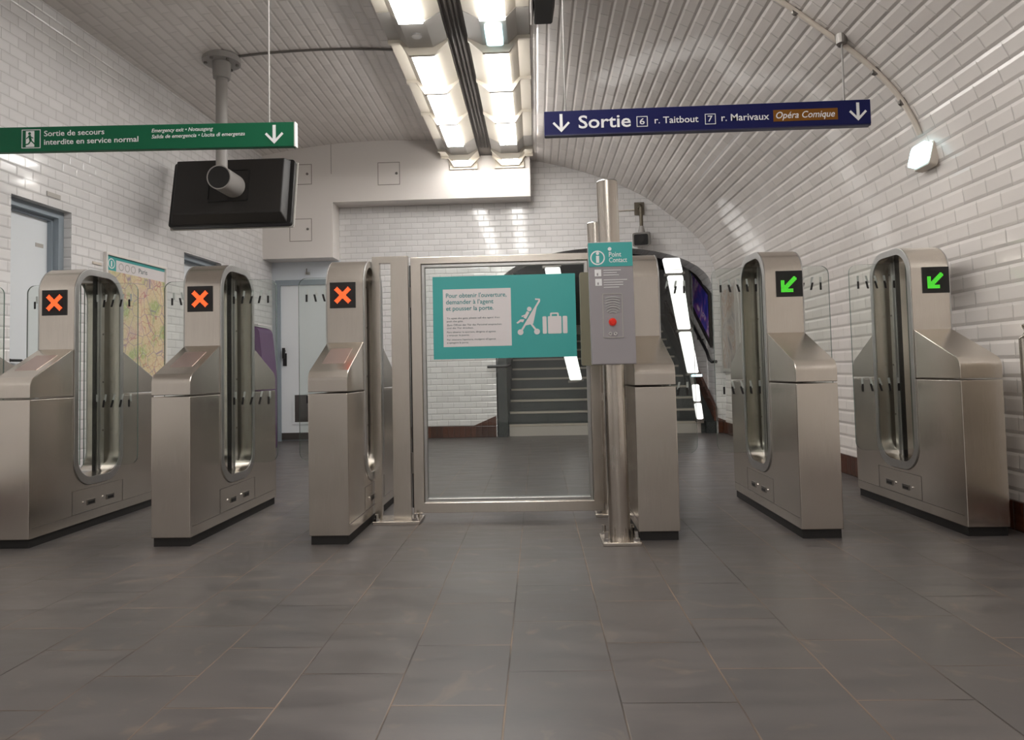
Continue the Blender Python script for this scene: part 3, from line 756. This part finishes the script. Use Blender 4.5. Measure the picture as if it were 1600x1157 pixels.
for k, (x0_, x1_, z_) in enumerate(((.335, .42, 1.346), (.335, .40, 1.334), (.335, .41, 1.322), (.335, .45, 1.298), (.335, .43, 1.286), (.335, .43, 1.274), (.335, .41, 1.262))):
    flat_poly(bm, [(x0_, z_), (x1_, z_), (x1_, z_+.003), (x0_, z_+.003)], yp-.0015)
obj('instruction_lettering', bm, WHITE_INK, t)
bm = B(); prism(bm, rrect(.326, .424, 1.015, 1.232, .006, 4), [rrect(.329, .421, 1.018, 1.229, .005, 4)], yp-.002, yp, XZ); obj('speech_plate', bm, LAMP_GREY, t)
bm = B()
for k in range(9):
    rr = .030+.012*k; p = []
    half = min(.037, rr*.7); a0 = math.asin(half/rr)
    cz = 1.115
    pts_o = [(.375+rr*math.sin(q), cz+rr*math.cos(q)) for q in [a0*(i/6-1) for i in range(13)]]
    pts_i = [(.375+(rr-.005)*math.sin(q), cz+(rr-.005)*math.cos(q)) for q in [a0*(1-i/6) for i in range(13)]]
    if cz+rr < 1.228: prism(bm, pts_o+pts_i, [], yp-.0025, yp, XZ)
obj('speaker_grille', bm, STEEL_RIM, t)
bm = B(); rod(bm, (.373, yp, 1.092), (.373, yp-.004, 1.092), .019, seg=24); rod(bm, (.373, yp-.004, 1.092), (.373, yp-.014, 1.092), .0155, .012, seg=24); obj('call_button', bm, RED, t, smooth=40, label='red call button')
bm = B()
for s in (-1, 1): prism(bm, circ(.373+s*.013, 1.034, .0085, 14), [circ(.373+s*.013, 1.034, .005, 14)], yp-.003, yp, XZ)
obj('key_mark', bm, CHROME, t)
bm = B(); box(bm, .35, .41, 3.405, 3.417, 1.0, 1.05); box(bm, .35, .41, 3.405, 3.417, 1.32, 1.37); obj('bracket', bm, STEEL_DARK, t)
t = thing('contact_panel', 'olive grey second panel on the rear of the tall front pole, beside the door', 'intercom', (.345, 3.54, .88), world=True)
bm = B(); prism(bm, rrect(.229, .46, .882, 1.366, .008, 3), [], 3.528, 3.575, XZ); obj('casing', bm, PANEL_OLIVE, t, bevel=.004)

# ------------------------------------------------------------------ hanging signs
def rods(t, xs, y, z0):
    for x in xs:
        zt = zc(x)
        bm = B(); rod(bm, (x, y, z0), (x, y, zt-.02), .005, seg=10); r = obj('hanging_rod', bm, GREY_PAINT, t)
        bm = B(); rod(bm, (x, y, zt-.045), (x, y, zt+.01), .03, .036, seg=16); obj('ceiling_mount', bm, STEEL_DARK, r)
SGY = 4.1
t = thing('hanging_sign', 'long navy exit sign hanging at right reading Sortie', 'sign', (1.05, SGY, 2.28), world=True)
bm = B(); prism(bm, [(.076, 2.281), (2.02, 2.288), (2.02, 2.436), (.076, 2.431)], [], SGY-.02, SGY+.02, XZ); bd = obj('board', bm, BLUE_SIGN, t, bevel=.003)
obj('bottom_rail', mk(.08, 2.016, SGY-.021, SGY+.021, 2.279, 2.287), mat('navy_rail', srgb(40, 40, 70), .4), t)
ys_ = SGY-.0225
for a_ in ((.178, 2.412, 2.300), (1.944, 2.418, 2.308)):
    bm = B(); down_arrow(bm, *a_, ys_, .104); obj('direction_arrow', bm, WHITE_INK, t)
for l_ in (('Sortie', .283, .597, 2.321, .077, ys_, 0, .022), ('6', .650, .680, 2.332, .036, ys_, 0, .014), ('r. Taitbout', .740, 1.001, 2.334, .040, ys_, 0, .014), ('7', 1.057, 1.086, 2.334, .036, ys_, 0, .014), ('r. Marivaux', 1.138, 1.421, 2.334, .042, ys_, 0, .014)): obj('lettering', text_bm([l_]), WHITE_INK, t)
bm = B()
for x0_, x1_ in ((.632, .698), (1.040, 1.104)): prism(bm, [(x0_, 2.317), (x1_, 2.317), (x1_, 2.381), (x0_, 2.381)], [[(x0_+.004, 2.321), (x1_-.004, 2.321), (x1_-.004, 2.377), (x0_+.004, 2.377)]], ys_, ys_+.001, XZ)
obj('number_frame', bm, WHITE_INK, t)
bf = obj('brown_field', mk(1.446, 1.825, ys_+.0006, ys_+.002, 2.320, 2.390), BROWN_SIGN, t, label='brown field with white italic lettering')
obj('lettering', text_bm([('Opéra Comique', 1.462, 1.808, 2.338, .040, ys_-.0004, .25, .010)]), WHITE_INK, bf)
rods(t, (.207, 1.876), SGY, 2.43)

t = thing('hanging_sign', 'long green emergency exit sign hanging at left with white running man', 'sign', (-2.45, SGY, 2.28), world=True)
gx0, gx1 = -3.56, -1.46
bm = B(); prism(bm, [(gx0, 2.30), (gx1, 2.272), (gx1, 2.424), (gx0, 2.458)], [], SGY-.02, SGY+.02, XZ); obj('board', bm, GREEN_SIGN, t, bevel=.003)
obj('end_cap', mk(gx1, gx1+.008, SGY-.021, SGY+.021, 2.272, 2.424), SIGN_SIDE, t)
for a_ in ((-1.583, 2.408, 2.290), (-3.385, 2.430, 2.312)):
    bm = B(); down_arrow(bm, *a_, ys_, .116); obj('direction_arrow', bm, WHITE_INK, t)
bm = B(); prism(bm, [(-3.178, 2.316), (-3.058, 2.314), (-3.058, 2.432), (-3.178, 2.434)], [[(-3.174, 2.320), (-3.062, 2.318), (-3.062, 2.428), (-3.174, 2.430)]], ys_, ys_+.001, XZ)
prism(bm, [(-3.152, 2.324), (-3.098, 2.324), (-3.098, 2.424), (-3.152, 2.424)], [], ys_+.0008, ys_+.0014, XZ)
obj('exit_pictogram', bm, WHITE_INK, t)
bm = B(); yq = ys_-.0002
flat_poly(bm, circ(-3.128, 2.408, .009, 14), yq); stroke(bm, (-3.128, 2.397), (-3.120, 2.363), .016, yq); stroke(bm, (-3.128, 2.392), (-3.148, 2.375), .006, yq); stroke(bm, (-3.126, 2.390), (-3.104, 2.378), .006, yq)
stroke(bm, (-3.120, 2.365), (-3.102, 2.348), .008, yq); stroke(bm, (-3.102, 2.348), (-3.084, 2.330), .008, yq); stroke(bm, (-3.121, 2.362), (-3.134, 2.342), .008, yq); stroke(bm, (-3.134, 2.342), (-3.152, 2.338), .008, yq)
obj('running_figure', bm, GREEN_SIGN, t)
for l_ in (('Sortie de secours', -3.035, -2.652, 2.388, .034, ys_, 0, .014), ('interdite en service normal', -3.035, -2.436, 2.334, .034, ys_, 0, .014)): obj('lettering', text_bm([l_]), WHITE_INK, t)
for l_ in (('Emergency exit • Notausgang', -2.352, -1.965, 2.388, .023, ys_, .25, .010), ('Salida de emergencia • Uscita di emergenza', -2.352, -1.766, 2.350, .023, ys_, .25, .010)): obj('foreign_lettering', text_bm([l_]), WHITE_INK, t)
rods(t, (-3.36, -1.622), SGY, 2.42)

# ------------------------------------------------------------------ hanging screen
t = thing('hanging_screen', 'black flat screen hung from a grey ceiling pole, back turned', 'screen', (-2.91, 6.2, 2.3), world=True)
px, py = -2.905, 6.2; zt = zc(px)
bm = B(); rod(bm, (px, py, 2.72), (px, py, zt-.15), .052, seg=24); pp = obj('pole', bm, GREY_PAINT, t, smooth=40)
bm = B(); rod(bm, (px, py, zt-.05), (px, py, zt+.005), .17, seg=32); rod(bm, (px, py, zt-.2), (px, py, zt-.05), .075, .085, seg=24); fl = obj('ceiling_flange', bm, GREY_PAINT, pp, smooth=40)
for k in range(6):
    q = k*PI/3+.3; bm = B(); rod(bm, (px+.14*math.cos(q), py+.14*math.sin(q), zt-.068), (px+.14*math.cos(q), py+.14*math.sin(q), zt-.05), .015, seg=6); obj('flange_bolt', bm, STEEL_DARK, pp)
bm = B(); prism(bm, circ(px+.035, 2.695, .112, 32), [circ(px+.035, 2.695, .103, 32)], py-.14, py+.17, XZ); obj('mount_drum', bm, GREY_PAINT, t, smooth=40)
bm = B(); prism(bm, circ(px+.035, 2.695, .1025, 32), [], py-.135, py-.12, XZ); obj('drum_cap', bm, BLACK, t)
ang = math.radians(11)
def tilt(bm):   # lean the screen forward at its top about its centre
    bm.transform(Matrix.Translation((-2.93, 6.44, 2.665)) @ Matrix.Rotation(-ang, 4, 'X')); return bm
bm = B(); prism(bm, rrect(-.60, .60, -.345, .335, .03, 4), [], .03, .085, XZ); obj('screen_case', tilt(bm), BLACK, t, bevel=.006)
bm = B(); prism(bm, [(-.605, -.352), (.605, -.352), (.612, -.33), (.612, .33), (.6, .34), (-.6, .34), (-.612, .33), (-.612, -.33)], [], .085, .10, XZ); obj('bezel', tilt(bm), LAMP_GREY, t)
bm = B()
v0 = [bm.verts.new(p) for p in ((-.57, .03, -.33), (.565, .03, -.33), (.565, .03, .325), (-.57, .03, .325))]
v1 = [bm.verts.new(p) for p in ((-.53, -.055, -.25), (.525, -.055, -.25), (.525, -.055, .31), (-.53, -.055, .31))]
bm.faces.new(v0); bm.faces.new(v1)
for i in range(4): bm.faces.new((v0[i], v0[(i+1) % 4], v1[(i+1) % 4], v1[i]))
bk = obj('back_cover', tilt(bm), BLACK_SOFT, t, bevel=.01)
bm = B(); prism(bm, rrect(-.2, .2, -.13, .2, .02, 4), [rrect(-.19, .19, -.12, .19, .018, 4)], -.062, -.055, XZ); obj('mount_outline', tilt(bm), BLACK, bk)
bm = B(); rod(bm, (px-.01, py+.15, 2.70), (px-.01, py+.21, 2.695), .07, seg=20); obj('neck', bm, BLACK, t)

# dark monitor seen edge-on at the top, beside the lights
t = thing('ceiling_monitor', 'dark box monitor with white rim at top edge right of the lights', 'screen', (.11, 4.7, 3.45), world=True)
bm = B(); prism(bm, rounded([(.035, 3.45, .012), (.17, 3.45, .02), (.195, 3.60, .02), (.055, 3.62, .02)]), [], 4.3, 5.0, XZ); obj('casing', bm, BLACK_SOFT, t, bevel=.006)
bm = B(); prism(bm, rounded([(.008, 3.455, .004), (.024, 3.45, .004), (.046, 3.61, .004), (.03, 3.615, .004)]), [], 4.29, 5.01, XZ); obj('screen_rim', bm, PAINT_WHITE, t)
bm = B(); rod(bm, (.12, 4.75, 3.6), (.12, 4.75, zc(.12)+.01), .03); obj('bracket', bm, STEEL_DARK, t)

# ------------------------------------------------------------------ ceiling lights
ZE, ZD = 3.665, 3.585
def light_row(x_out, x_in, label, kind):
    s = 1 if x_in > x_out else -1
    X = lambda q: x_out + (x_in-x_out)*q
    t = thing('ceiling_light', label, 'light', ((x_out+x_in)/2, 2.1, ZE), world=True, group=None)
    Y1, Y0 = 8.72, -3.2
    ztop = min(zc(x_out), zc(x_in)) - .012
    # spine body up to the vault
    bm = B(); prism(bm, [(X(.03), ZE+.012), (X(.97), ZE+.012), (X(.97), zc(X(.97))-.005), (X(.03), zc(X(.03))-.005)], [], Y0, Y1, XZ); obj('spine', bm, LAMP_GREY, t)
    # module list: (y0, y1, lit)
    mods = []; y = 8.93-.22
    seq = [(8.43, 8.72, 1), (8.02, 8.43, 0), (7.21, 8.02, 1), (6.39, 7.21, 1), (5.59, 6.39, 1), (5.14, 5.59, 0)]
    yy = 5.14
    while yy > -3:
        for k in range(3):
            seq.append((yy-.81, yy, 1)); yy -= .81
        seq.append((yy-.45, yy, 0)); yy -= .45
    wing = [(0, ZE+.008), (0, ZE), (.20, ZE), (.35, ZD+.004), (.35, ZD+.02), (.21, ZE+.008)]
    wing2 = [(1, ZE+.008), (1, ZE-.01), (.76, ZD+.004), (.76, ZD+.02), (.98, ZE+.008)]
    for (a, b, lit) in seq:
        if b < -3.2: continue
        c = obj('outer_wing', wing_bm(wing, X, a, b), LAMP_BODY if lit else LAMP_GREY, t)
        obj('inner_wing', wing_bm(wing2, X, a, b), LAMP_BODY if lit else LAMP_GREY, t)
        if lit:
            obj('diffuser', mk(min(X(.36), X(.74)), max(X(.36), X(.74)), a+.026, b-.026, ZD-.032, ZD+.016), DIFF, c, label='glowing white diffuser')
            # louvre rib at the near end of each module, following the profile
            bm = B(); rib = [(-.01, ZE-.030), (.19, ZE-.030), (.34, ZD-.060), (.77, ZD-.060), (1.01, ZE-.03), (1.01, ZE+.006), (.76, ZD+.014), (.35, ZD+.014), (.20, ZE+.010), (-.01, ZE+.010)]
            prism(bm, [(X(q), z) for q, z in rib], [], a-.017, a+.017, XZ); obj('rib', bm, LAMP_BODY, c)
            if b > 8.7:
                bm = B(); prism(bm, [(X(q), z) for q, z in rib], [], b-.026, b-.002, XZ); obj('rib', bm, LAMP_BODY, c)
        else:
            bm = mk(min(X(.35), X(.76)), max(X(.35), X(.76)), a+.012, b-.012, ZD+.004, ZD+.024); obj('blank_cover', bm, LAMP_GREY, c)
            cxm, cym = X(.555), (a+b)/2
            if kind == 'speaker' and 5 < a < 5.3:
                bm = B(); rod(bm, (cxm, cym, ZD+.004), (cxm, cym, ZD-.008), .042, seg=24); obj('sensor', bm, STEEL_RIM, c)
            if kind == 'emergency' and 5 < a < 5.3:
                bm = B(); prism(bm, rrect(cxm-.07, cxm+.07, a+.07, b-.06, .03, 5), [], ZD-.03, ZD+.004, XY); obj('emergency_lens', bm, EMERG, c, bevel=.012, label='pale cyan lit emergency lens')
    bm = B(); prism(bm, [(X(.22), ZD-.085), (X(.95), ZD-.085), (X(.95), ZE+.02), (X(.22), ZE+.02)], [], 8.722, SY, XZ); obj('end_block', bm, LAMP_BODY, t)
    return t
def wing_bm(wg, X, a, b):
    bm = B(); prism(bm, [(X(q), z) for q, z in wg], [], a+.004, b-.004, XZ); return bm
light_row(-1.185, -.69, 'left row of the two long louvred ceiling lights, beside small round sensor', 'speaker')
light_row(0.0, -.515, 'right row of the two long louvred ceiling lights, holding cyan emergency lamp', 'emergency')
t = thing('cable_tray', 'dark metal cable tray running between the two ceiling light rows', 'cable tray', (-.6, 2.7, 3.66), world=True)
bm = B(); box(bm, -.685, -.52, -3.2, 8.74, 3.675, 3.69); box(bm, -.685, -.677, -3.2, 8.74, 3.66, 3.72); box(bm, -.528, -.52, -3.2, 8.74, 3.66, 3.72); obj('tray', bm, TRAY, t)
bm = B()
for x in (-.64, -.60, -.565): tube(bm, [(x, y, 3.668) for y in [-3.2+.4*k for k in range(30)]], .009, 8)
obj('cables', bm, TRAY, t)
bm = B()
for y in (0, 3, 6, 8.5): box(bm, -.61, -.59, y-.01, y+.01, 3.69, zc(-.6)+.01)
obj('hanger', bm, TRAY, t)

# emergency lamp and conduits on the vault
t = thing('emergency_lamp', 'glowing cyan white emergency lamp on the right vault at end of conduit', 'lamp', (2.37, 4.13, 2.09), world=True)
rot = math.radians(-62)
def lam(bm): bm.transform(Matrix.Translation((2.375, 4.13, 2.09)) @ Matrix.Rotation(math.radians(14), 4, 'Y') @ Matrix.Scale(.74, 4)); return bm
bm = B(); prism(bm, rrect(-.115, .115, -.10, .10, .02, 4), [], -.045, .02, YZ); obj('base', lam(bm), CONDUIT, t, bevel=.005)
bm = B(); prism(bm, rrect(-.108, .108, -.088, .088, .035, 5), [], -.105, -.045, YZ); obj('lens', lam(bm), EMERG, t, bevel=.025, smooth=50, label='glowing cyan white lens')
pts = [(x, 4.13, z) for x, z in VP if .6 < x and 2.2 < z]
pts = [(x-.012, y, z-.010) for x, y, z in pts]
bm = B(); tube(bm, list(reversed(pts)), .016, 10); c_ = tag(obj('conduit', bm, CONDUIT, smooth=60), 'cream conduit curving over the right vault to the emergency lamp', 'conduit')
for k in range(4, len(pts)-1, 4):
    x, y, z = pts[k]; bm = B(); rod(bm, (x, y-.012, z), (x, y+.012, z), .024, seg=12); obj('clip', bm, STEEL_DARK, c_)
bm = B(); tube(bm, [(x, 6.2, zc(x)-.008) for x in [-2.75+.1*k for k in range(16)]], .011, 8); tag(obj('conduit', bm, STEEL_DARK, smooth=60), 'thin dark conduit on ceiling from screen pole towards the lights', 'conduit')

# camera on the end wall
t = thing('security_camera', 'dark security camera on a bracket above the stair arch', 'camera', (1.40, BACK, 2.98), world=True)
bm = B(); box(bm, 1.335, 1.465, BACK-.02, BACK, 2.90, 3.07); obj('wall_plate', bm, mat('bronze_plate', srgb(112, 104, 92), .5, .4), t, bevel=.004)
bm = B(); tube(bm, [(1.40, BACK-.01, 2.99), (1.40, BACK-.12, 3.0), (1.40, BACK-.15, 2.96), (1.40, BACK-.15, 2.70)], .024, 12); obj('arm', bm, mat('bronze_arm', srgb(98, 90, 76), .45, .4), t, smooth=50)
bm = B(); rod(bm, (1.40, BACK-.15, 2.60), (1.40, BACK-.15, 2.72), .055, .03, seg=16); obj('joint', bm, GREY_PAINT, t, smooth=40)
mt = Matrix.Translation((1.39, BACK-.21, 2.545)) @ Matrix.Scale(1.25, 4) @ Matrix.Rotation(math.radians(-12), 4, 'Z') @ Matrix.Rotation(math.radians(12), 4, 'X')
bm = B(); prism(bm, rrect(-.085, .085, -.075, .065, .02, 4), [], -.15, .16, XZ); bm.transform(mt); hs = obj('housing', bm, mat('camera_grey', srgb(128, 124, 120), .45), t, bevel=.006)
bm = B(); prism(bm, rrect(-.07, .07, -.06, .05, .015, 4), [], -.156, -.151, XZ); bm.transform(mt); obj('front_window', bm, BLACK, hs)
bm = B(); rod(bm, (0, -.165, 0), (0, -.156, 0), .035, seg=20); bm.transform(mt); obj('lens', bm, BLACK_SOFT, hs)
bm = B(); tube(bm, [(1.34, BACK-.01, 2.97), (1.2, BACK-.01, 2.965), (.9, BACK-.01, 2.955)], .008, 8); obj('cable', bm, CONDUIT, t)

# ------------------------------------------------------------------ stair fittings and built light reflections
def rail(name, label, x, pts, brk):
    t = thing(name, label, 'handrail', (x, 9.1, 1.0), world=True)
    bm = B(); tube(bm, pts, .021, 10); obj('rail', bm, BLACK, t, smooth=60)
    for (y, z) in brk:
        bm = B(); tube(bm, [(x, y, z-.02), (x, y, z-.07), (AX1-.005 if x > 1 else AX0+.145, y, z-.08)], .01, 8); obj('rail_bracket', bm, BLACK, t)
xx = 2.24
rail('handrail', 'black handrail climbing the right wall of the stairs', xx, [(2.33, 8.98, .93), (2.26, 8.96, .93), (xx, 9.0, .96), (xx, 9.1, 1.06), (xx, 12.1, 2.66)], [(9.6, 1.325), (11.0, 2.07)])
xx = -.36
rail('handrail', 'black handrail end at the left side of the stairs', xx, [(-.66, 8.98, .93), (-.42, 8.97, .93), (xx, 9.0, .95), (xx, 9.1, 1.02), (xx, 12.1, 2.60)], [(9.6, 1.28), (11.0, 2.02)])
t = thing('framed_poster', 'blue and violet advertising poster on right wall of the stairs', 'poster', (2.31, 9.9, 1.2), world=True)
xo = AX1-.011
bm = B(); q0 = [(9.10, 1.12), (10.2, 1.76), (10.2, 2.36), (9.10, 1.84)]
q1 = [(9.14, 1.20), (10.16, 1.79), (10.16, 2.30), (9.14, 1.82)]
prism(bm, q0, [q1], xo-.035, xo-.001, YZ); obj('frame', bm, BLACK_SOFT, t)
bm = B(); prism(bm, q1, [], xo-.012, xo-.002, YZ); obj('print', bm, POSTER_BLUE, t)
for (a, b, z0, z1, lb) in ((8.32, 9.0, .80, 1.92, 'faded tan poster on right wall, the one nearest the stairs'), (7.5, 8.2, 1.02, 1.94, 'faded tan poster on right wall, nearer the gates than its neighbour')):
    t = thing('framed_poster', lb, 'poster', (2.43, (a+b)/2, z0), world=True)
    bm = B(); prism(bm, [(a, z0), (b, z0), (b, z1), (a, z1)], [[(a+.04, z0+.04), (b-.04, z0+.04), (b-.04, z1-.04), (a+.04, z1-.04)]], 2.405, 2.455, YZ); obj('frame', bm, LAMP_GREY, t)
    obj('print', mk(2.415, 2.45, a+.04, b-.04, z0+.04, z1-.04), POSTER_TAN, t)

def reflection_strip(label, segs, y, cy=None):  # added glowing strips: ceiling light reflections built as solid objects
    t = thing('reflection_strip', label, 'light', (segs[0][0][0], y, segs[-1][1][1]), world=True)
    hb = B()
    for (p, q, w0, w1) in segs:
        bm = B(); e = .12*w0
        prism(bm, rounded([(p[0]-w0/2, p[1], .02), (p[0]+w0/2, p[1], .02), (q[0]+w1/2, q[1], .02), (q[0]-w1/2, q[1], .02)], 4), [], y-.03, y+.02, XZ); obj('reflection_segment', bm, REFLECTION, t)
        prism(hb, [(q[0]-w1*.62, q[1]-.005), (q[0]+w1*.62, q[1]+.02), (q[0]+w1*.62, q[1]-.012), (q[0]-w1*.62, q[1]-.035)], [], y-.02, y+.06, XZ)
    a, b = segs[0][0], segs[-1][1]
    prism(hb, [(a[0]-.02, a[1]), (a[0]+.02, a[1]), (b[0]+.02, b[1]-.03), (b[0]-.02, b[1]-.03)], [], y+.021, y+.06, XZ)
    obj('bracket', hb, STEEL_DARK, t)  # joints of the reflected light rows, built as solid bars
    if cy: obj('emergency_lens', mk(cy[0], cy[1], y-.03, y+.02, cy[2], cy[3]), EMERG, t)  # added cyan block standing in for the emergency lens's reflection
reflection_strip('white strip built as ceiling light reflection over the stairs, right one beside the handrail',
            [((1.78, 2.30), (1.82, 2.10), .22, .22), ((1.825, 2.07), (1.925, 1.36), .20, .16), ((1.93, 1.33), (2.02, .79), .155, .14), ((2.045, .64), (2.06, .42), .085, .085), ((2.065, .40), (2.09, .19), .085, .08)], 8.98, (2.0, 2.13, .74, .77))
reflection_strip('white strip built as ceiling light reflection over the stairs, left one behind the teal notice', [((.19, 2.40), (.22, 2.25), .2, .2), ((.225, 2.22), (.36, 1.40), .2, .18), ((.365, 1.37), (.50, .73), .175, .16)], 8.98)
